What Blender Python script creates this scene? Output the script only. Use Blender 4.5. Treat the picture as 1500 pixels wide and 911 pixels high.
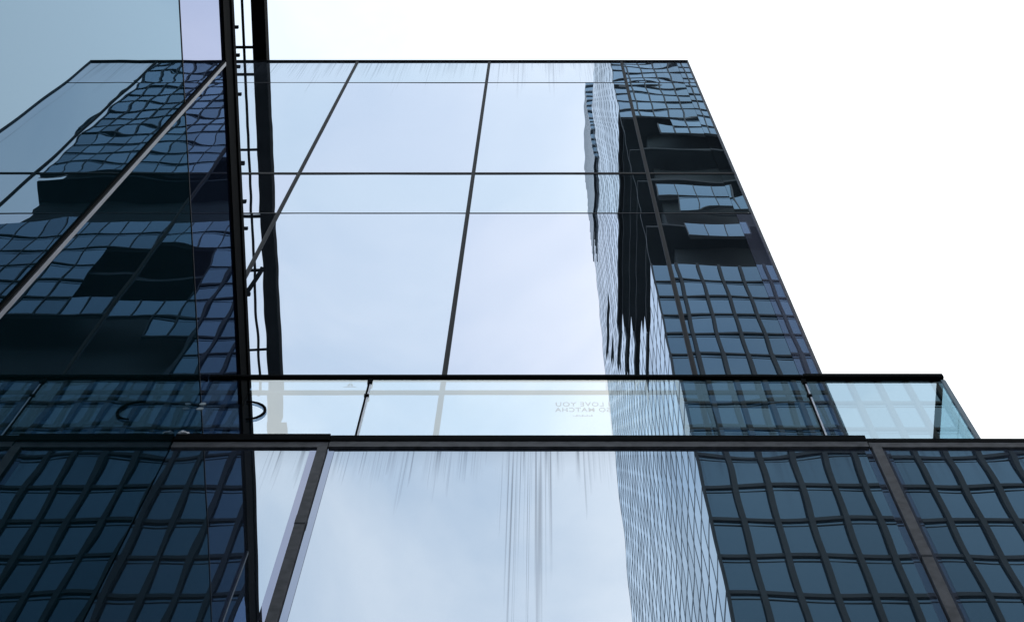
import bpy, bmesh, math, random
from mathutils import Vector, Matrix, noise as mnoise
R = math.radians
sc = bpy.context.scene
for o in list(bpy.data.objects): bpy.data.objects.remove(o)
COL = sc.collection

# ------------------------------------------------------------------ camera
CZ = 1.6                                   # eye height; all "rel" heights below are above the eye
cam_d = bpy.data.cameras.new('camera'); cam = bpy.data.objects.new('camera', cam_d); COL.objects.link(cam)
cam_d.sensor_width = 36; cam_d.sensor_fit = 'HORIZONTAL'
cam_d.lens = 36*2850/1500
cam_d.shift_x = -40/1500
cam_d.clip_start = 0.05; cam_d.clip_end = 3000
cam.location = (0, 0, CZ)
cam.rotation_euler = (R(90+72.97), 0, 0)
sc.camera = cam

# ------------------------------------------------------------------ sky + sun
SUN_EL, SUN_AZ = R(42), R(140)             # azimuth from +Y clockwise towards +X
sun_dir = Vector((math.sin(SUN_AZ)*math.cos(SUN_EL), math.cos(SUN_AZ)*math.cos(SUN_EL), math.sin(SUN_EL)))
w = bpy.data.worlds.new('World'); sc.world = w; w.use_nodes = True
nt = w.node_tree; nt.nodes.clear(); N = nt.nodes; L = nt.links
def node(t, **k):
    n = N.new(t)
    for a, b in k.items(): setattr(n, a, b)
    return n
sky = node('ShaderNodeTexSky', sky_type='NISHITA', sun_disc=False, sun_elevation=SUN_EL, sun_rotation=SUN_AZ)
tc = node('ShaderNodeTexCoord')
mp = node('ShaderNodeMapping'); mp.inputs['Scale'].default_value = (1, 1, 1.6); mp.inputs['Location'].default_value = (3.3, 1.7, .4)
L.new(tc.outputs['Generated'], mp.inputs[0])
nz = node('ShaderNodeTexNoise'); nz.inputs['Scale'].default_value = 5.5; nz.inputs['Detail'].default_value = 8; nz.inputs['Roughness'].default_value = .52; nz.inputs['Distortion'].default_value = .6
L.new(mp.outputs[0], nz.inputs['Vector'])
cr = node('ShaderNodeValToRGB')
cr.color_ramp.elements[0].position = .30; cr.color_ramp.elements[0].color = (9.1, 10.6, 12.1, 1)
cr.color_ramp.elements[1].position = .68; cr.color_ramp.elements[1].color = (14.2, 14.6, 14.8, 1)
# the cloud bank is denser and whiter towards +X, and brighter in front of the building (+Y) than behind the camera
sxyz = node('ShaderNodeSeparateXYZ'); L.new(tc.outputs['Generated'], sxyz.inputs[0])
xa = node('ShaderNodeMath', operation='MULTIPLY_ADD'); xa.inputs[1].default_value = 1.1; L.new(sxyz.outputs[0], xa.inputs[0]); L.new(nz.outputs['Fac'], xa.inputs[2])
L.new(xa.outputs[0], cr.inputs[0])
yb = node('ShaderNodeMapRange'); yb.inputs['From Min'].default_value = -.12; yb.inputs['From Max'].default_value = .12; yb.inputs['To Min'].default_value = 1; yb.inputs['To Max'].default_value = 1.09
L.new(sxyz.outputs[1], yb.inputs['Value'])
# brighter cloud around the veiled sun
dt = node('ShaderNodeVectorMath', operation='DOT_PRODUCT'); dt.inputs[1].default_value = sun_dir
nrm = node('ShaderNodeVectorMath', operation='NORMALIZE'); L.new(tc.outputs['Generated'], nrm.inputs[0]); L.new(nrm.outputs[0], dt.inputs[0])
mr = node('ShaderNodeMapRange'); mr.inputs['From Min'].default_value = .45; mr.inputs['From Max'].default_value = 1; mr.inputs['To Min'].default_value = .97; mr.inputs['To Max'].default_value = 1.45
L.new(dt.outputs['Value'], mr.inputs['Value'])
vm = node('ShaderNodeVectorMath', operation='SCALE'); L.new(cr.outputs[0], vm.inputs[0]); 
mm = node('ShaderNodeMath', operation='MULTIPLY'); L.new(mr.outputs[0], mm.inputs[0]); L.new(yb.outputs[0], mm.inputs[1]); L.new(mm.outputs[0], vm.inputs['Scale'])
mx = node('ShaderNodeMix', data_type='RGBA'); mx.inputs[0].default_value = .9
L.new(sky.outputs[0], mx.inputs[6]); L.new(vm.outputs[0], mx.inputs[7])
bg = node('ShaderNodeBackground'); bg.inputs[1].default_value = .1
L.new(mx.outputs[2], bg.inputs[0])
wo = node('ShaderNodeOutputWorld'); L.new(bg.outputs[0], wo.inputs[0])
sd = bpy.data.lights.new('sun', 'SUN'); sd.energy = .8; sd.angle = R(12); sd.color = (1, .97, .92)
so = bpy.data.objects.new('sun', sd); COL.objects.link(so)
so.rotation_euler = sun_dir.to_track_quat('Z', 'Y').to_euler()
sc.view_settings.view_transform = 'Standard'; sc.view_settings.look = 'None'
sc.view_settings.exposure = 0; sc.view_settings.gamma = 1
sc.render.engine = 'CYCLES'
sc.cycles.max_bounces = 16; sc.cycles.glossy_bounces = 10; sc.cycles.transparent_max_bounces = 16

# ------------------------------------------------------------------ materials
def newmat(name):
    m = bpy.data.materials.new(name); m.use_nodes = True; m.node_tree.nodes.clear()
    return m, m.node_tree
def K(t, ty, **k):
    n = t.nodes.new(ty)
    for a, b in k.items(): setattr(n, a, b)
    return n
def M(t, op, a, b=None, c=None, clamp=False):
    n = K(t, 'ShaderNodeMath', operation=op); n.use_clamp = clamp
    for i, v in enumerate((a, b, c)):
        if v is None: continue
        if isinstance(v, (int, float)): n.inputs[i].default_value = v
        else: t.links.new(v, n.inputs[i])
    return n.outputs[0]

def plain(name, col, rough=.5, metal=0, var=.15, scale=6, spec=.5):
    m, t = newmat(name)
    b = K(t, 'ShaderNodeBsdfPrincipled'); o = K(t, 'ShaderNodeOutputMaterial')
    b.inputs['Roughness'].default_value = rough; b.inputs['Metallic'].default_value = metal
    b.inputs['Specular IOR Level'].default_value = spec
    c = K(t, 'ShaderNodeTexCoord'); n = K(t, 'ShaderNodeTexNoise'); n.inputs['Scale'].default_value = scale; n.inputs['Detail'].default_value = 6
    t.links.new(c.outputs['Object'], n.inputs['Vector'])
    r = K(t, 'ShaderNodeValToRGB')
    r.color_ramp.elements[0].position = .3; r.color_ramp.elements[1].position = .7
    r.color_ramp.elements[0].color = tuple(x*(1-var) for x in col)+(1,)
    r.color_ramp.elements[1].color = tuple(min(1, x*(1+var)) for x in col)+(1,)
    t.links.new(n.outputs['Fac'], r.inputs[0]); t.links.new(r.outputs[0], b.inputs['Base Color'])
    t.links.new(b.outputs[0], o.inputs[0])
    return m

def coated(name, tint, base, f0, fk, ior=1.6, top=None, streak=None, rough=0.0, dust=.02, white_edge=False):
    """reflective coated glazing: dark body, mirror coat that strengthens towards grazing, dust and rain streaks"""
    m, t = newmat(name); o = K(t, 'ShaderNodeOutputMaterial')
    d = K(t, 'ShaderNodeBsdfDiffuse'); d.inputs[0].default_value = (*base, 1)
    g = K(t, 'ShaderNodeBsdfGlossy'); g.inputs['Roughness'].default_value = rough
    fr = K(t, 'ShaderNodeFresnel'); fr.inputs[0].default_value = ior
    oi = K(t, 'ShaderNodeObjectInfo')
    if white_edge:
        mc = K(t, 'ShaderNodeMix', data_type='RGBA'); mc.inputs[6].default_value = (*tint, 1); mc.inputs[7].default_value = (1, .99, .97, 1)
        t.links.new(fr.outputs[0], mc.inputs[0])
        gi = K(t, 'ShaderNodeNewGeometry'); hv = K(t, 'ShaderNodeHueSaturation')       # every pane of the tower a touch lighter or darker
        t.links.new(M(t, 'MULTIPLY_ADD', M(t, 'POWER', gi.outputs['Random Per Island'], 2.0), -.30, 1.08), hv.inputs['Value'])
        t.links.new(mc.outputs[2], hv.inputs['Color']); t.links.new(hv.outputs[0], g.inputs[0])
    else:
        mc = K(t, 'ShaderNodeMix', data_type='RGBA'); mc.inputs[6].default_value = (*tint, 1); mc.inputs[7].default_value = (min(1, tint[0]*1.05), tint[1]*.97, tint[2], 1)
        t.links.new(oi.outputs['Random'], mc.inputs[0]); t.links.new(mc.outputs[2], g.inputs[0])
    fac = M(t, 'ADD', M(t, 'MULTIPLY', fr.outputs[0], fk), f0)
    mix = K(t, 'ShaderNodeMixShader'); t.links.new(fac, mix.inputs[0])
    t.links.new(d.outputs[0], mix.inputs[1]); t.links.new(g.outputs[0], mix.inputs[2])
    out = mix.outputs[0]
    if streak:
        # rain streaks running down from the head of the glazing; coordinates in metres
        geo = K(t, 'ShaderNodeNewGeometry'); sx = K(t, 'ShaderNodeSeparateXYZ'); t.links.new(geo.outputs['Position'], sx.inputs[0])
        X, Z = sx.outputs[0], sx.outputs[2]
        dist = M(t, 'SUBTRACT', top, Z)
        def n1(freq, seed, det=2.0, zs=.0):
            cx = K(t, 'ShaderNodeCombineXYZ'); t.links.new(M(t, 'MULTIPLY_ADD', X, freq, seed), cx.inputs[0])
            t.links.new(M(t, 'MULTIPLY', Z, zs), cx.inputs[1])
            n = K(t, 'ShaderNodeTexNoise', noise_dimensions='2D'); n.inputs['Scale'].default_value = 1; n.inputs['Detail'].default_value = det
            t.links.new(cx.outputs[0], n.inputs['Vector']); return n.outputs['Fac']
        fine = n1(streak['freq'], 3.1, 2, .15); broad = n1(streak['freq']*.13, 11.7, 1)
        s = M(t, 'SUBTRACT', fine, streak['thr']); s = M(t, 'MULTIPLY', s, streak['gain'], clamp=True)
        ln = M(t, 'MULTIPLY', M(t, 'POWER', broad, 2.0), streak['len'])
        if 'cluster' in streak:
            cx0, cw, cl = streak['cluster']
            bump = M(t, 'SUBTRACT', 1, M(t, 'DIVIDE', M(t, 'ABSOLUTE', M(t, 'SUBTRACT', X, cx0)), cw), clamp=True)
            ln = M(t, 'ADD', ln, M(t, 'MULTIPLY', bump, cl))
            s = M(t, 'MULTIPLY', s, M(t, 'ADD', M(t, 'MULTIPLY', bump, .5), .7), clamp=True)
        fall = M(t, 'SUBTRACT', 1, M(t, 'DIVIDE', dist, ln), clamp=True)
        s = M(t, 'MULTIPLY', M(t, 'MULTIPLY', s, M(t, 'POWER', fall, .6)), streak['amt'], clamp=True)
        sh = M(t, 'MULTIPLY', M(t, 'SUBTRACT', n1(streak['freq']*.45, 41.3, 3, .1), .46), 5, clamp=True)
        sh = M(t, 'MULTIPLY', M(t, 'MULTIPLY', M(t, 'MULTIPLY', sh, M(t, 'MULTIPLY_ADD', broad, 4, -1.3, clamp=True)), M(t, 'POWER', M(t, 'SUBTRACT', 1, M(t, 'DIVIDE', dist, streak['short']), clamp=True), 1.3)), streak['amt']*.9)
        s = M(t, 'MAXIMUM', s, sh)
        haze = M(t, 'MULTIPLY', M(t, 'SUBTRACT', 1, M(t, 'DIVIDE', dist, streak['haze']), clamp=True), streak['hamt'], clamp=True)
        s = M(t, 'MAXIMUM', s, haze)
        dd = K(t, 'ShaderNodeBsdfDiffuse'); dd.inputs[0].default_value = (*streak['col'], 1)
        m2 = K(t, 'ShaderNodeMixShader'); t.links.new(s, m2.inputs[0]); t.links.new(out, m2.inputs[1]); t.links.new(dd.outputs[0], m2.inputs[2])
        out = m2.outputs[0]
    if dust:
        c = K(t, 'ShaderNodeTexCoord'); n = K(t, 'ShaderNodeTexNoise'); n.inputs['Scale'].default_value = 1.3; n.inputs['Detail'].default_value = 8
        t.links.new(c.outputs['Object'], n.inputs['Vector'])
        dd = K(t, 'ShaderNodeBsdfDiffuse'); dd.inputs[0].default_value = (.35, .37, .42, 1)
        m3 = K(t, 'ShaderNodeMixShader'); t.links.new(M(t, 'MULTIPLY', n.outputs['Fac'], dust*2), m3.inputs[0]); t.links.new(out, m3.inputs[1]); t.links.new(dd.outputs[0], m3.inputs[2])
        out = m3.outputs[0]
    t.links.new(out, o.inputs[0]); return m

def clear(name, tint, refl_tint=(1, 1, 1), k=1.0, ior=1.5, add=0.0):
    m, t = newmat(name); o = K(t, 'ShaderNodeOutputMaterial')
    tr = K(t, 'ShaderNodeBsdfTransparent'); tr.inputs[0].default_value = (*tint, 1)
    g = K(t, 'ShaderNodeBsdfGlossy'); g.inputs['Roughness'].default_value = 0; g.inputs[0].default_value = (*refl_tint, 1)
    fr = K(t, 'ShaderNodeFresnel'); fr.inputs[0].default_value = ior
    geo = K(t, 'ShaderNodeNewGeometry')          # only the outer face of the sheet reflects (no total reflection inside the pane)
    fac = M(t, 'MULTIPLY', M(t, 'MULTIPLY_ADD', fr.outputs[0], k, add, clamp=True), M(t, 'SUBTRACT', 1, geo.outputs['Backfacing']))
    mix = K(t, 'ShaderNodeMixShader'); t.links.new(fac, mix.inputs[0])
    t.links.new(tr.outputs[0], mix.inputs[1]); t.links.new(g.outputs[0], mix.inputs[2]); t.links.new(mix.outputs[0], o.inputs[0])
    return m

# ------------------------------------------------------------------ dimensions (metres; REL heights get +CZ)
D1, D2 = 4.6, 3.95                         # upper and lower glass planes
XG = -2.08                                 # side wall plane
ZT = 5.831*D1+CZ                           # roof edge
ZL = 2.634*D2+CZ                            # terrace ledge
ZR = 2.933*D2+CZ                           # handrail
ZG = 13.12+CZ                              # side wall coping
XE = 2.055                                 # right end of the upper block

MAT = {}
MAT['upper_glass'] = coated('upper_glass', (.80, .895, .985), (.012, .018, .025), .56, .30, top=ZT, dust=.012,
    streak=dict(freq=34, thr=.49, gain=4, len=5.5, amt=.36, col=(.12, .14, .18), haze=.55, short=1.3, hamt=.06))
MAT['lower_glass'] = coated('lower_glass', (.75, .875, .965), (.010, .016, .024), .49, .35, top=ZL-.16, dust=.02,
    streak=dict(freq=85, thr=.54, gain=4.5, len=2.0, amt=.68, col=(.04, .05, .08), haze=.30, short=.55, hamt=.16, cluster=(-.07, .16, 4.0)))
MAT['edge_glass'] = coated('edge_glass', (.74, .80, 1.0), (.05, .055, .09), .45, .3, dust=.05)
MAT['lip_glass'] = coated('lip_glass', (.60, .68, .85), (.03, .034, .05), .36, .3, dust=.05)
MAT['side_glass'] = coated('side_glass', (.46, .68, .84), (.001, .007, .009), .21, .60, ior=1.55, dust=.0)
MAT['side_glass_top'] = coated('side_glass_top', (.58, .67, .90), (.004, .006, .014), .25, .64, ior=1.55, dust=.0)
MAT['tower_glass'] = coated('tower_glass', (.33, .69, 1.0), (.005, .018, .028), .0, 1.28, ior=1.47, dust=.0, white_edge=True)
MAT['rail_glass'] = clear('rail_glass', (.69, .79, .86), (1, 1, .95), 1.0, 1.5, .24)
MAT['rail_glass_end'] = clear('rail_glass_end', (.70, .84, .86), (.85, .97, 1), .9, 1.5)
MAT['black_metal'] = plain('black_metal', (.003, .004, .005), .8, 0, .3, 9, .02)
MAT['seam'] = plain('seam_gasket', (.006, .007, .009), .6, 0, .3, 11, .1)
MAT['seam_lip'] = plain('seam_lip', (.02, .023, .03), .6, 0, .2, 11, .1)
MAT['grey_metal'] = plain('grey_metal', (.075, .077, .088), .6, 0, .4, 14, .2)
MAT['silver'] = plain('silver_metal', (.13, .135, .16), .35, .5, .2, 5)
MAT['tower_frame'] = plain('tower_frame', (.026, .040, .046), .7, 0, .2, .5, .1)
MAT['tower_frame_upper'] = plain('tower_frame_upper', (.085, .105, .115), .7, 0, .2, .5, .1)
MAT['tower_void'] = plain('tower_void', (.040, .054, .056), .8, 0, .3, .15, .1)
MAT['tower_fin'] = plain('tower_fin', (.16, .21, .25), .5, 0, .2, .5, .3)
MAT['concrete'] = plain('concrete', (.28, .28, .27), .85, 0, .2, 1)
MAT['paving'] = plain('paving', (.16, .16, .155), .9, 0, .25, 2)
MAT['roof'] = plain('roof_membrane', (.10, .10, .11), .8, 0, .2, 2)
MAT['decal'] = plain('decal_vinyl', (.16, .27, .44), .6, 0, .03, 3)
MAT['decal_pale'] = plain('decal_pale', (.42, .50, .56), .6, 0, .05, 3)
MAT['cloth'] = plain('white_cloth', (.62, .63, .68), .8, 0, .15, 40)
MAT['glass_edge'] = plain('glass_edge', (.75, .78, .88), .3, 0, .1, 4)
MAT['interior'] = plain('interior_dark', (.02, .02, .022), .9, 0, .2, 1)

# ------------------------------------------------------------------ builders
class MB:
    def __init__(s): s.bm = bmesh.new()
    def box(s, x0, x1, y0, y1, z0, z1):
        v = [s.bm.verts.new(p) for p in ((x0,y0,z0),(x1,y0,z0),(x1,y1,z0),(x0,y1,z0),(x0,y0,z1),(x1,y0,z1),(x1,y1,z1),(x0,y1,z1))]
        for f in ((0,3,2,1),(4,5,6,7),(0,1,5,4),(1,2,6,5),(2,3,7,6),(3,0,4,7)): s.bm.faces.new([v[i] for i in f])
        return s
    def quad(s, *p): s.bm.faces.new([s.bm.verts.new(q) for q in p]); return s
    def prism(s, pts, axis, a, b):
        def P(q, h): 
            return {'x': (h, q[0], q[1]), 'y': (q[0], h, q[1]), 'z': (q[0], q[1], h)}[axis]
        va = [s.bm.verts.new(P(q, a)) for q in pts]; vb = [s.bm.verts.new(P(q, b)) for q in pts]
        s.bm.faces.new(va); s.bm.faces.new(vb[::-1]); n = len(pts)
        for i in range(n): s.bm.faces.new((va[i], vb[i], vb[(i+1) % n], va[(i+1) % n]))
        return s
    def tube(s, pts, r, seg=12):
        pts = [Vector(p) for p in pts]; rings = []
        for i, p in enumerate(pts):
            d = (pts[min(i+1, len(pts)-1)]-pts[max(i-1, 0)]).normalized()
            a = d.orthogonal().normalized() if i == 0 else (rings_a - d*rings_a.dot(d)).normalized()
            rings_a = a; b = d.cross(a)
            rr = r[i] if isinstance(r, (list, tuple)) else r
            rings.append([s.bm.verts.new(p+(a*math.cos(2*math.pi*k/seg)+b*math.sin(2*math.pi*k/seg))*rr) for k in range(seg)])
        for q, w_ in zip(rings, rings[1:]):
            for k in range(seg): s.bm.faces.new((q[k], q[(k+1) % seg], w_[(k+1) % seg], w_[k]))
        s.bm.faces.new(rings[0][::-1]); s.bm.faces.new(rings[-1]); return s
    def build(s, name, mat, parent=None, smooth=False, bevel=0):
        bmesh.ops.recalc_face_normals(s.bm, faces=s.bm.faces)
        me = bpy.data.meshes.new(name); s.bm.to_mesh(me); s.bm.free()
        if smooth: me.polygons.foreach_set('use_smooth', [True]*len(me.polygons))
        me.materials.append(mat if not isinstance(mat, str) else MAT[mat])
        o = bpy.data.objects.new(name, me); COL.objects.link(o)
        if parent: adopt(o, parent)
        if bevel:
            b = o.modifiers.new('bevel', 'BEVEL'); b.width = bevel; b.segments = 2; b.limit_method = 'ANGLE'
        return o
def adopt(o, p):
    o.parent = p
    o.matrix_parent_inverse = Matrix.Translation(-world_loc(p))
def world_loc(p):
    v = p.location.copy()
    if p.parent: v = v + world_loc(p.parent) + p.matrix_parent_inverse.to_translation()
    return v
def thing(name, label, cat, loc=(0, 0, 0), group=None):
    o = bpy.data.objects.new(name, None); o.empty_display_size = .3; COL.objects.link(o); o.location = loc
    o['label'] = label; o['category'] = cat
    if group: o['group'] = group
    return o
def box(name, mat, parent, *a, bevel=0): return MB().box(*a).build(name, mat, parent, bevel=bevel)

def sheet(name, mat, parent, plane, c, a0, a1, z0, z1, seed, amp=1.0, step=.07, flip=False, edge=.0, tilt=(0, 0), lam=1.0, sway=0):
    """one pane with the slight roller-wave and bow of toughened glass. plane 'y': at Y=c spanning X; plane 'x': at X=c spanning Y."""
    rnd = random.Random(seed)
    nx = max(2, int((a1-a0)/step)); nz_ = max(2, int((z1-z0)/step))
    W, H = a1-a0, z1-z0
    p = [rnd.uniform(0, 6.28) for _ in range(8)]
    bow = rnd.uniform(-1, 1)*.0009*amp; f1 = rnd.uniform(2.2, 3.4)/lam; f2 = rnd.uniform(4.6, 6.5)/lam; f3 = rnd.uniform(1.4, 2.1)/lam
    off = Vector((rnd.uniform(0, 99), rnd.uniform(0, 99), rnd.uniform(0, 99)))
    def d(a, z):
        u, v = (a-a0)/W, (z-z0)/H
        s = bow*math.sin(math.pi*u)*math.sin(math.pi*v)
        s += .00014*amp*math.sin(f2*a+p[0])*math.sin(f1*z+p[1]+.6*math.sin(1.3*z))
        s += .00024*amp*math.sin(f3*a+p[2])*math.sin(.9*z+p[3])
        s += .00006*amp*math.sin(8.5*a+p[4]+z*.7)*math.sin(6.5*z+p[5])
        s += .00022*amp*mnoise.noise(Vector((a*1.5/lam, z*.8/lam, 0))+off)
        if sway: s += sway*math.sin(1.7*a+p[1])*math.sin(.95*z+p[7])+sway*.35*math.sin(3.1*a+p[2])*math.sin(2.6*z+p[0])
        if edge:
            eb = min(z1-z, z-z0)
            s += edge*.00028*math.exp(-(eb/.16)**2)*math.sin(5*a+p[6])
            ea = min(a1-a, a-a0)
            s += edge*.0002*math.exp(-(ea/.12)**2)
        return s+tilt[0]*(a-a0-W/2)+tilt[1]*(z-z0-H/2)
    vs = []; sgn = 1
    for j in range(nz_+1):
        z = z0+H*j/nz_
        for i in range(nx+1):
            a = a0+W*i/nx; q = c+sgn*d(a, z)
            vs.append((a, q, z) if plane == 'y' else (q, a, z))
    fs = []
    for j in range(nz_):
        for i in range(nx):
            k = j*(nx+1)+i; f = (k, k+1, k+nx+2, k+nx+1)
            fs.append(f[::-1] if flip else f)
    me = bpy.data.meshes.new(name); me.from_pydata(vs, [], fs); me.polygons.foreach_set('use_smooth', [True]*len(me.polygons))
    me.materials.append(MAT[mat]); me.update()
    o = bpy.data.objects.new(name, me); COL.objects.link(o)
    if parent: adopt(o, parent)
    return o

# ------------------------------------------------------------------ ground
g = MB().quad((-1500, -1500, 0), (1500, -1500, 0), (1500, 1500, 0), (-1500, 1500, 0)).build('ground', 'paving'); g['kind'] = 'structure'

# ------------------------------------------------------------------ upper glass block
ub = thing('glass_building', 'tall upper block of pale mirror glass with thin black seams, behind the terrace railing', 'building', (0, D1, 0))
cols = [XE, 1.1365, -.6914, -2.519, -4.347, -6.175, -8.003]
zr = [5.831, 5.478, 4.333, 3.964, 2.835, 2.466]
rows = [k*D1+CZ for k in zr]+[ZL-.3]
MAT_BACK = 'interior'
box('core_wall', 'interior', ub, -8.0, XE-.02, D1+.30, 16, 0, ZT-.25)
box('roof', 'roof', ub, -8.0, XE-.02, D1+.06, 16, ZT-.22, ZT-.04)
seedk = 100
for ci in range(len(cols)-1):
    x1, x0 = cols[ci], cols[ci+1]
    g0 = .0165
    for ri in range(len(rows)-1):
        zt, zb = rows[ri], rows[ri+1]
        seedk += 1
        major_t, major_b = ri % 2 == 0, (ri+1) % 2 == 0
        xr = x1-(g0 if ci else .16)
        sheet('window_pane', 'upper_glass', ub, 'y', D1, x0+g0, xr, zb+(.035 if major_b else .012), zt-(.035 if major_t else .012), seedk//1,
              amp=(1.0 if ri < 2 else .8)*(1 if ci < 2 else 1.9 if ri > 1 else 1.4), edge=.8 if ci < 4 else 0, step=.07, sway=.0013 if ci in (2, 3) and ri else 0)
    if ci == 0:
        for ri in range(len(rows)-1):
            zt, zb = rows[ri], rows[ri+1]
            sheet('edge_pane', 'edge_glass' if ri > 2 else 'upper_glass', ub, 'y', D1, x1-.157, x1-.012, zb+.03, zt-.03, 300+ri, amp=.6)
# vertical seams: dark gasket between two thin lips
for x in cols[1:-1]:
    vsm = box('vertical_seam', 'seam', ub, x-.0095, x+.0095, D1-.011, D1+.03, rows[-1], ZT-.02)
    for s in (-1, 1):
        xx = x+s*.0145
        box('seam_lip', 'seam_lip', vsm, xx-.0045, xx+.0045, D1-.007, D1+.02, rows[-1], ZT-.02)
for i, z in enumerate(rows[1:-1]):
    if i % 2 == 1: box('horizontal_seam', 'seam', ub, -8.0, XE-.012, D1-.006, D1+.03, z-.034, z+.034)
    else: box('thin_seam', 'seam_lip', ub, -8.0, XE-.012, D1-.003, D1+.03, z-.013, z+.013)
box('parapet_cap', 'seam', ub, -8.0, XE+.004, D1-.02, D1+.10, ZT-.034, ZT+.01)
box('corner_trim', 'grey_metal', ub, XE-.012, XE+.006, D1-.016, D1+.05, rows[-1], ZT-.036)
# right flank, glazed too
for ri in range(len(rows)-1):
    for k in range(5):
        sheet('flank_pane', 'upper_glass', ub, 'x', XE-.004, D1+.08+k*2.2, D1+.08+k*2.2+2.17, rows[ri+1]+.02, rows[ri]-.02, 500+ri*7+k, amp=.8, step=.3, flip=False)

# ------------------------------------------------------------------ lower glass block
lb = thing('glass_podium', 'lower block of streaked mirror glass with wide grey mullions, below the black ledge', 'building', (0, D2, 0))
XR = 11.2
box('core_wall', 'interior', lb, XG+.05, XR-.02, D2+.12, D1+.25, 0, ZL-.32)
box('terrace_slab', 'concrete', lb, XG+.002, XR, D2+.02, 16, ZL-.30, ZL-.06)
seams = [-1.219, 1.896, 5.011, 8.126, XR]
ZH = ZL-.16                                   # underside of the head frame
xs = [XG]+seams
for i in range(len(xs)-1):
    a, b = xs[i], xs[i+1]
    for j, (z0, z1) in enumerate(((.25, 3.4), (3.5, ZH))):
        sheet('window_pane', 'lower_glass', lb, 'y', D2, a+(.070 if i else .004), b-.070, z0, z1, 700+i*10+j, amp=.95, edge=1.0, step=.06, lam=1.15)
for x in seams[:-1]:
    js = 9.15+CZ if x < 0 else 8.75+CZ
    mu = box('mullion', 'grey_metal', lb, x-.027, x+.027, D2-.020, D2+.08, 0, ZH+.001)
    box('joint_sleeve', 'seam_lip', mu, x-.0285, x+.0285, D2-.0215, D2+.01, js-.008, js+.008)
    box('joint_sleeve', 'grey_metal', mu, x-.0285, x+.0285, D2-.0215, D2+.01, js+.0085, js+.10)
    for s in (-1, 1):
        xx = x+s*.050
        box('mullion_lip', 'lip_glass', mu, xx-.0195, xx+.0185, D2-.001, D2+.06, .1, ZH+.001)
box('transom', 'grey_metal', lb, XG+.01, XR, D2-.018, D2+.08, 3.40, 3.50)
box('base_rail', 'grey_metal', lb, XG+.01, XR, D2-.018, D2+.08, 0, .25)
# head frame in lengths
hx = [XG+.003, -1.19, 1.86, 5.0, XR]
for i in range(4):
    dz = (0, .0, -.02, .0)[i]
    box('head_frame', 'grey_metal', lb, hx[i]+.003, hx[i+1]-.003, D2-.012-.003*(i % 2), D2+.10, ZH+.002, ZL-.078+dz*.5)
# black ledge flashing: lengths overlap in slightly different heights
for i in range(4):
    p = (.024, .020, .014, .014)[i]; h = (.014, .0, -.036, -.036)[i]
    box('ledge_cap', 'black_metal', lb, hx[i]+.001, hx[i+1]-.001, D2-p, D2+.20, ZL-.076+h*.3, ZL+.012+h, bevel=.004)

# ------------------------------------------------------------------ side wing with mirror wall
gw = thing('glass_wing', 'dark blue mirror glass side wall with silver mullion and thick black coping', 'building', (XG, 0, 0))
box('core_wall', 'interior', gw, -7.9, XG-.06, -5.6, D1-.02, 0, ZG-.25)
box('roof', 'roof', gw, -7.9, XG-.05, -5.6, D1-.02, ZG-.24, ZG-.1)
ZJ, ZC = 11.27+CZ, 12.74+CZ
ys = [-5.6, -2.6, -.2, 2.2, D1-.004]
for i in range(4):
    y0, y1 = ys[i], ys[i+1]
    sheet('window_pane', 'side_glass', gw, 'x', XG, y0+.012, y1-(.012 if i < 3 else 0), 6.2, ZJ-.008, 900+i, amp=1.0, step=.08, flip=False, lam=1.3)
    sheet('window_pane', 'side_glass_top', gw, 'x', XG, y0+.012, y1-(.012 if i < 3 else 0), ZJ+.008, ZC, 950+i, amp=.8, step=.08, flip=False, lam=1.3)
    sheet('window_pane', 'side_glass', gw, 'x', XG, y0+.012, y1-(.012 if i < 3 else 0), .2, 6.15, 980+i, amp=.3, step=.2, flip=False)
for y in ys[1:4]:
    gm = box('mullion', 'silver', gw, XG-.03, XG+.015, y-.012, y+.012, .1, ZC+.002)
    box('mullion_shadow_gap', 'black_metal', gm, XG-.03, XG+.008, y-.026, y-.0125, .1, ZC+.002)
box('horizontal_joint', 'seam_lip', gw, XG-.02, XG+.0035, -5.6, D1-.006, ZJ-.0075, ZJ+.0075)
box('horizontal_joint', 'seam_lip', gw, XG-.02, XG+.0035, -5.6, D1-.006, 6.152, 6.198)
cop = box('coping', 'black_metal', gw, XG-.30, XG+.014, -5.6, D1-.018, ZC+.003, ZG-.10)
box('coping_lip', 'black_metal', cop, XG-.30, XG+.026, -5.6, D1-.018, ZG-.098, ZG)

# ------------------------------------------------------------------ terrace balustrade
bal = thing('glass_balustrade', 'clear glass terrace railing with black handrail running along the ledge', 'railing', (0, D2, ZL))
YB = D2+.035
joints = [XG+.003, -1.057, 1.656, 2.525]
for i in range(3):
    a, b = joints[i]+.012, joints[i+1]-.012
    MB().box(a, b, YB, YB+.017, ZL-.03, ZR-.005).build('glass_panel', 'rail_glass', bal)
box('handrail', 'black_metal', bal, XG+.003, 1.656, YB-.014, YB+.026, ZR-.02, ZR+.02, bevel=.006)
box('handrail', 'black_metal', bal, 1.657, 2.540, YB-.020, YB+.030, ZR-.034, ZR+.024, bevel=.008)
box('handrail', 'black_metal', bal, 2.505, 2.540, YB+.031, YB+5.0, ZR-.034, ZR+.024, bevel=.008)
for x in joints[1:3]:
    po = box('post', 'black_metal', bal, x-.011, x-.001, YB-.004, YB+.028, ZL, ZR-.022)
    box('glass_edge', 'glass_edge', po, x+.000, x+.011, YB+.001, YB+.016, ZL, ZR-.10)
    box('post_clamp', 'black_metal', po, x-.016, x+.014, YB-.007, YB+.034, ZR-.12, ZR-.046)
    box('post_clamp', 'black_metal', po, x-.016, x+.014, YB-.007, YB+.034, ZR-.36, ZR-.33)
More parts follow.
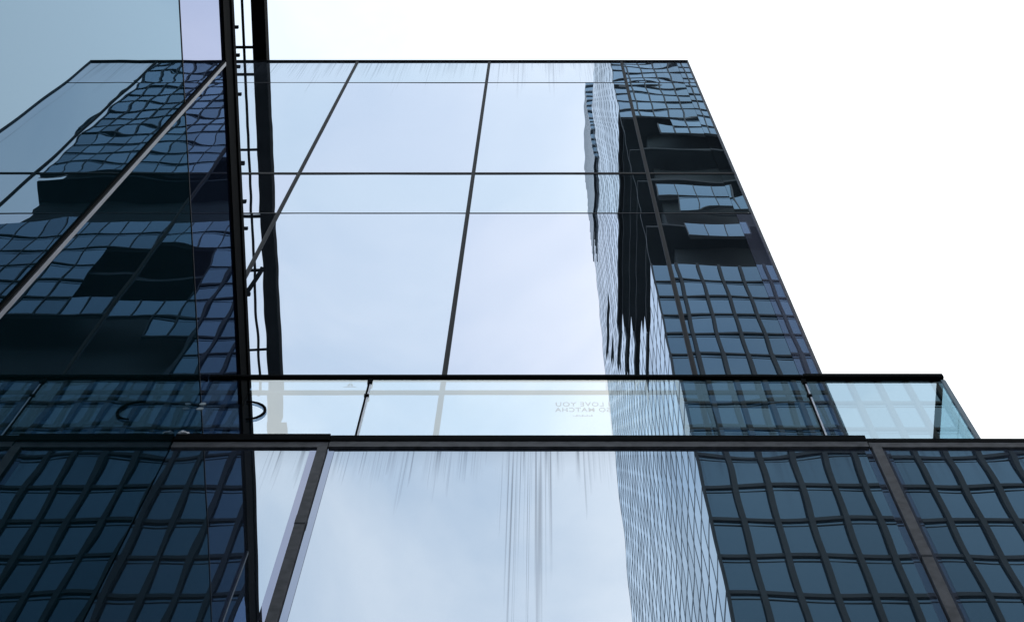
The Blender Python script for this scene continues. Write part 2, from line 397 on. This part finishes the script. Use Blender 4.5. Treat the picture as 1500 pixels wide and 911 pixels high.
box('corner_post', 'tower_fin', bal, 2.518, 2.545, YB, YB+.022, ZL, ZR-.046)
MB().box(2.522, 2.536, YB+.03, YB+4.9, ZL-.02, ZR-.046).build('glass_panel', 'rail_glass_end', bal)

# ------------------------------------------------------------------ roof gantry (access ladder) overhanging beside the wing
ga = thing('roof_gantry', 'black steel gantry beam with rungs, jutting over the roof edge beside the coping', 'gantry', (-3.9, D1, ZT))
ZB = ZT+.03
box('beam', 'black_metal', ga, -3.975, -3.785, -.75, D1+3.2, ZB, ZB+.30, bevel=.006)
box('rail', 'black_metal', ga, -4.115, -4.082, -.3, D1+2.5, ZB+.02, ZB+.06)
for y in (4.41, 3.35, 2.39, 1.58, .39):
    box('rung', 'black_metal', ga, -4.30, -3.97, y-.018, y+.018, ZB+.0, ZB+.035)
for y in (4.13, 4.52, 3.15, 2.62, 2.2, 1.2):
    box('bracket', 'black_metal', ga, -4.22, -4.16, y-.02, y+.02, ZB-.03, ZB+.05)
box('rail', 'black_metal', ga, -4.335, -4.295, -.3, D1+2.5, ZB+.02, ZB+.06)
# end plate with a round hole
def holed_plate(xc, y0, y1, yc, z0, z1, hw, r):
    bm = MB(); n = 24
    inner = [(xc+r*math.cos(2*math.pi*k/n), yc+r*math.sin(2*math.pi*k/n)) for k in range(n)]
    outer = []
    for k in range(n):
        c, s = math.cos(2*math.pi*k/n), math.sin(2*math.pi*k/n)
        tx = hw/abs(c) if abs(c) > 1e-6 else 1e9
        ty = ((y1-yc) if s > 0 else (yc-y0))/abs(s) if abs(s) > 1e-6 else 1e9
        tt = min(tx, ty); outer.append((xc+c*tt, yc+s*tt))
    for z in (z0, z1):
        vi = [bm.bm.verts.new((*p, z)) for p in inner]; vo = [bm.bm.verts.new((*p, z)) for p in outer]
        for k in range(n): bm.bm.faces.new((vi[k], vo[k], vo[(k+1) % n], vi[(k+1) % n]))
        if z == z0: ki, ko = vi, vo
    for k in range(n):
        bm.bm.faces.new((ki[k], ki[(k+1) % n], vi[(k+1) % n], vi[k])); bm.bm.faces.new((ko[k], ko[(k+1) % n], vo[(k+1) % n], vo[k]))
    return bm
holed_plate(-3.85, -1.25, -.752, -1.0, ZB+.05, ZB+.09, .15, .045).build('end_plate', 'black_metal', ga)
MB().tube([(-4.30, 1.10, ZB+.0), (-4.16, 1.30, ZB+.0), (-3.98, 1.62, ZB)], .035, 10).build('brace', 'black_metal', ga, True)

# curved cable bracket on the coping
YK = YB-.008
hz = 2.755*YK+CZ
hk = [(-1.775+.115*math.sin(math.pi*k/10)+.004*k, YK, hz+.155*math.cos(math.pi*k/10)) for k in range(11)]
cl = MB().tube(hk, [.005, .0065, .0075, .0085, .009, .009, .009, .0085, .0075, .0065, .005], 12).build('cable_loop', 'black_metal', None, True)
cl['label'] = 'small black curved cable loop on the railing glass, beside the dark coping'; cl['category'] = 'cable'

# ------------------------------------------------------------------ writing on the balustrade glass (faces the terrace, so it reads mirrored from below)
def text_mesh(body, name):
    cu = bpy.data.curves.new(name, 'FONT'); cu.body = body; cu.align_x = 'CENTER'; cu.size = 1; cu.extrude = .004; cu.offset = .012
    cu.space_character = 1.12
    o = bpy.data.objects.new(name, cu); COL.objects.link(o)
    dg = bpy.context.evaluated_depsgraph_get(); me = bpy.data.meshes.new_from_object(o.evaluated_get(dg))
    bpy.data.objects.remove(o); return me
def place_text(body, name, xc, zc, wd, ht, mat, parent):
    me = text_mesh(body, name)
    xs_ = [v.co.x for v in me.vertices]; ys_ = [v.co.y for v in me.vertices]
    w0, h0 = max(xs_)-min(xs_), max(ys_)-min(ys_); cx, cy = (max(xs_)+min(xs_))/2, (max(ys_)+min(ys_))/2
    for v in me.vertices:
        x, y, z = v.co; v.co = (xc-(x-cx)/w0*wd, YB+.0215+z*.1, zc+(y-cy)/h0*ht)
    me.materials.clear(); me.materials.append(MAT[mat])
    o = bpy.data.objects.new(name, me); COL.objects.link(o)
    if parent: adopt(o, parent)
    return o
def px(x, y, Y=YB):                # photo pixel -> X, Z on the plane Y (used only to lay out the decals at their real size)
    u, v = x-790, y-455.5; yy = 834.7+.9562*v; zz = 2725.1-.2929*v
    return u*Y/yy, zz*Y/yy+CZ
dec = thing('lettering', 'mirrored blue capital letters reading I LOVE YOU SO MATCHA on the railing glass', 'sticker', (.3, YB, ZL+.6))
for body, x0, x1, y0, y1, nm in (('I LOVE YOU', 814, 893, 584, 590.2, 'text_line'), ('SO MATCHA', 813, 894, 592, 598.2, 'text_line'), ('by the roastery', 839, 869, 602.5, 604.6, 'small_text_line')):
    xa, za = px(x0, (y0+y1)/2); xb, _ = px(x1, (y0+y1)/2); _, zt_ = px(x0, y0); _, zb_ = px(x0, y1)
    if nm == 'small_text_line':
        bm = MB(); rr = random.Random(4)
        x = xa
        while x < xb:
            wd = rr.uniform(.005, .010); bm.box(x, x+wd, YB+.0215, YB+.023, zb_, zt_*.5+zb_*.5 if rr.random() < .4 else zt_); x += wd+rr.uniform(.003, .006)
        bm.build(nm, 'decal', dec)
    else: place_text(body, nm, (xa+xb)/2, (zt_+zb_)/2, xb-xa, zt_-zb_, 'decal', dec)
# triangular mark
x0_, z0_ = px(513, 559.5)
tm = thing('triangle_mark', 'tiny grey triangle sticker high on the railing glass left of the first post', 'sticker', (x0_, YB, z0_))
MB().prism([(x0_-.022, z0_-.012), (x0_-.004, z0_-.012), (x0_-.004, z0_+.055)], 'y', YB+.0215, YB+.023).build('triangle_half', 'decal', tm)
MB().prism([(x0_+.002, z0_-.012), (x0_+.020, z0_-.012), (x0_+.002, z0_+.050)], 'y', YB+.0215, YB+.023).build('triangle_half', 'decal_pale', tm)
box('underline', 'decal_pale', tm, x0_-.04, x0_+.04, YB+.0215, YB+.023, z0_-.034, z0_-.026)
# leaf mark near the side wall
lm = thing('leaf_mark', 'small pale two-blob sticker on the railing glass where it meets the side wall', 'sticker', (XG+.04, YB, ZL+.6))
for (a, b, ra, rb) in ((XG+.045, 592, .018, .022), (XG+.042, 599, .020, .022)):
    _, zc = px(287, b)
    pts = [(a+ra*math.cos(t)*(1+.25*math.sin(2*t)), zc+rb*math.sin(t)) for t in [2*math.pi*k/18 for k in range(18)]]
    MB().prism(pts, 'y', YB-.004, YB-.002).build('leaf', 'decal_pale', lm)
# white crumpled cloth on the ledge
xw = -2.055; cb = bmesh.new(); rr = random.Random(8)
bmesh.ops.create_icosphere(cb, subdivisions=4, radius=1)
for v in cb.verts:
    n = mnoise.noise(v.co*1.7+Vector((5, 2, 1)))*.45+mnoise.noise(v.co*5)*.16
    v.co *= 1+n; v.co = Vector((xw+.02+v.co.x*.030, D2-.012+v.co.y*.020, ZL+.030+max(-.3, v.co.z)*.038))
me = bpy.data.meshes.new('cloth'); cb.to_mesh(me); cb.free(); me.polygons.foreach_set('use_smooth', [True]*len(me.polygons)); me.materials.append(MAT['cloth'])
co = bpy.data.objects.new('cloth', me); COL.objects.link(co)
co['label'] = 'small crumpled white rag lying on the black ledge at the left'; co['category'] = 'rag'

# ------------------------------------------------------------------ tower across the street (seen in the glass)
tw = thing('glass_tower', 'dark blue gridded office tower with pale glass flank, seen mirrored in the facade glass', 'tower', (25, -40, 0))
FY = -26.0; TX = 7.5; CW = 1.5; SH = 3.85; NC = 19; DEP = 36.0; TOP = 271+CZ
NR = int(TOP/SH)
def L_up(z): return z
glazed_rects = [(8.8, 14.6, 146, 149.2), (11, 12.9, 141, 143.5), (12.9, 15.8, 140, 144.5), (10.6, 12.4, 134, 137), (12.4, 15.4, 134.5, 138)]
glass_in = glazed_rects+[(16.2, 37, 127, 134.5)]
voids = [(7.5, 12.6, 125, 176), (12.6, 16, 127, 167.5), (16, 23, 127, 158), (23, 37, 135, 153),
         (18.4, 26, 116, 128), (19.6, 37, 103, 115), (16.5, 20, 103.5, 108.5)]
def front_void(x, z):
    z -= CZ
    if (18.4 < x < 26 and 116 < z < 129): return True
    if 167.5 < z < 171.5 and x > 10.0: return False
    for a, b, c, d in glass_in:
        if a-.3 < x < b+.3 and c-.6 < z < d+.6: return False
    return any(a < x < b and c < z < d for a, b, c, d in voids)
def side_void(y, z):
    z -= CZ
    dpt = FY-y; lim = 10.5+(z-129)*.30; stripe = (int(z/SH)//2) % 2 == 0
    if 125 < z < 178: return dpt < 6+(z-129)*.3 or (dpt < lim and stripe)
    if 178 <= z < 215: return 26 < dpt < lim and stripe
    return False
rt = random.Random(77)
def quads(name, mat, cells):
    me = bpy.data.meshes.new(name); vs, fs = [], []
    for c in cells:
        k = len(vs); vs += c; fs.append((k, k+1, k+2, k+3))
    me.from_pydata(vs, [], fs); me.materials.append(MAT[mat]); o = bpy.data.objects.new(name, me); COL.objects.link(o); adopt(o, tw); return o
for r in range(NR):
    z0, z1 = r*SH, (r+1)*SH; zm = (z0+z1)/2
    cf = []; runs = []; vrun = []
    for c in range(NC):
        x0, x1 = TX+c*CW, TX+(c+1)*CW
        if front_void((x0+x1)/2, zm): continue
        t1, t2 = rt.gauss(0, .006), rt.gauss(0, .006)
        cf.append([(x0, FY+t1, z0), (x0, FY+t1+t2, z1), (x1, FY-t1+t2, z1), (x1, FY-t1, z0)])
        if runs and abs(runs[-1][1]-x0) < 1e-6: runs[-1][1] = x1
        else: runs.append([x0, x1])
    if cf: quads('window_band', 'tower_glass', cf)
    if runs:
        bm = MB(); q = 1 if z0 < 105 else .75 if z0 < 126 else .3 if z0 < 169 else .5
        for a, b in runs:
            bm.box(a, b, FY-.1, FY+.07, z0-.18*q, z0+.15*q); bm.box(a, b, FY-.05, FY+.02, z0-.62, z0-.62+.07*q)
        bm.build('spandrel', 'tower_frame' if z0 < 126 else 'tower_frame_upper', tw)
    cs = []; sr = []
    for c in range(int(DEP/CW)):
        y0, y1 = FY-c*CW, FY-(c+1)*CW
        if side_void((y0+y1)/2, zm): continue
        t1, t2 = rt.gauss(0, .002), rt.gauss(0, .002)
        cs.append([(TX+t1, y0, z0), (TX-t1, y1, z0), (TX-t1+t2, y1, z1), (TX+t1+t2, y0, z1)])
        if sr and abs(sr[-1][1]-y0) < 1e-6: sr[-1][1] = y1
        else: sr.append([y0, y1])
    if cs: quads('flank_band', 'tower_glass', cs)
    if sr:
        bm = MB()
        for a, b in sr: bm.box(TX-.012, TX+.1, b, a, z0-.13, z0+.13)
        bm.build('flank_spandrel', 'tower_fin', tw)
# vertical fins, broken where the mechanical storeys are open; slim and paler above them
for c in range(NC+1):
    x = TX+c*CW
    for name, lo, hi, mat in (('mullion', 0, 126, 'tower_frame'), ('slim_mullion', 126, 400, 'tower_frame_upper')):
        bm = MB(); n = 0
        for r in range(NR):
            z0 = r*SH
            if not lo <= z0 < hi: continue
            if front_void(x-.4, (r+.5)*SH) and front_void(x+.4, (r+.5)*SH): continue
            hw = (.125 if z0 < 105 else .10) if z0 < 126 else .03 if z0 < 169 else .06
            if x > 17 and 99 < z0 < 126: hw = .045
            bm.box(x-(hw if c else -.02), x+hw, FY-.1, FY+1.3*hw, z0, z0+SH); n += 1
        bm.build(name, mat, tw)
for c in range(1, int(DEP/CW)+1):
    y = FY-c*CW; bm = MB(); start = None
    for r in range(NR+1):
        ok = r < NR and not side_void(y+.4, (r+.5)*SH)
        if ok and start is None: start = r
        if not ok and start is not None:
            bm.box(TX-.010, TX+.1, y-.06, y+.06, start*SH, r*SH); start = None
    bm.build('flank_mullion', 'tower_fin', tw)
box('core_wall', 'tower_void', tw, TX+2.2, TX+NC*CW-.3, FY-DEP, FY-2.0, 0, TOP-4)
box('roof', 'concrete', tw, TX+.3, TX+NC*CW, FY-DEP, FY-.3, NR*SH-.5, NR*SH-.1)
for z in (124.5, 137.3, 151.5, 163.0, 176.6): box('floor_slab', 'tower_frame', tw, TX+.35, TX+NC*CW, FY-DEP, FY-.35, z+CZ-.25, z+CZ+.25)
# taller rear block
rb = thing('rear_tower', 'slim pale glass tower standing behind the gridded tower, seen as a mirrored sliver', 'tower', (20, -55, 0))
RX, RY = 7.2, -46.5; RT = 308
def rquads(name, mat, cells):
    me = bpy.data.meshes.new(name); vs, fs = [], []
    for c in cells:
        k = len(vs); vs += c; fs.append((k, k+1, k+2, k+3))
    me.from_pydata(vs, [], fs); me.materials.append(MAT[mat]); o = bpy.data.objects.new(name, me); COL.objects.link(o); adopt(o, rb); return o
for z0 in range(int(TOP)-20, RT-2, 4):
    rquads('window_band', 'tower_glass', [[(RX, RY, z0), (RX, RY, z0+4), (RX+20, RY, z0+4), (RX+20, RY, z0)], [(RX, RY, z0), (RX, RY-14, z0), (RX, RY-14, z0+4), (RX, RY, z0+4)]])
    bm = MB(); bm.box(RX-.03, RX+20, RY-.1, RY+.15, z0-.25, z0+.25); bm.box(RX-.03, RX+.1, RY-14, RY-.1, z0-.15, z0+.15); bm.build('spandrel', 'tower_fin', rb)
box('core_wall', 'tower_void', rb, RX+.5, RX+20, RY-14, RY-.5, 0, RT-1)
print('objects', len(bpy.data.objects))
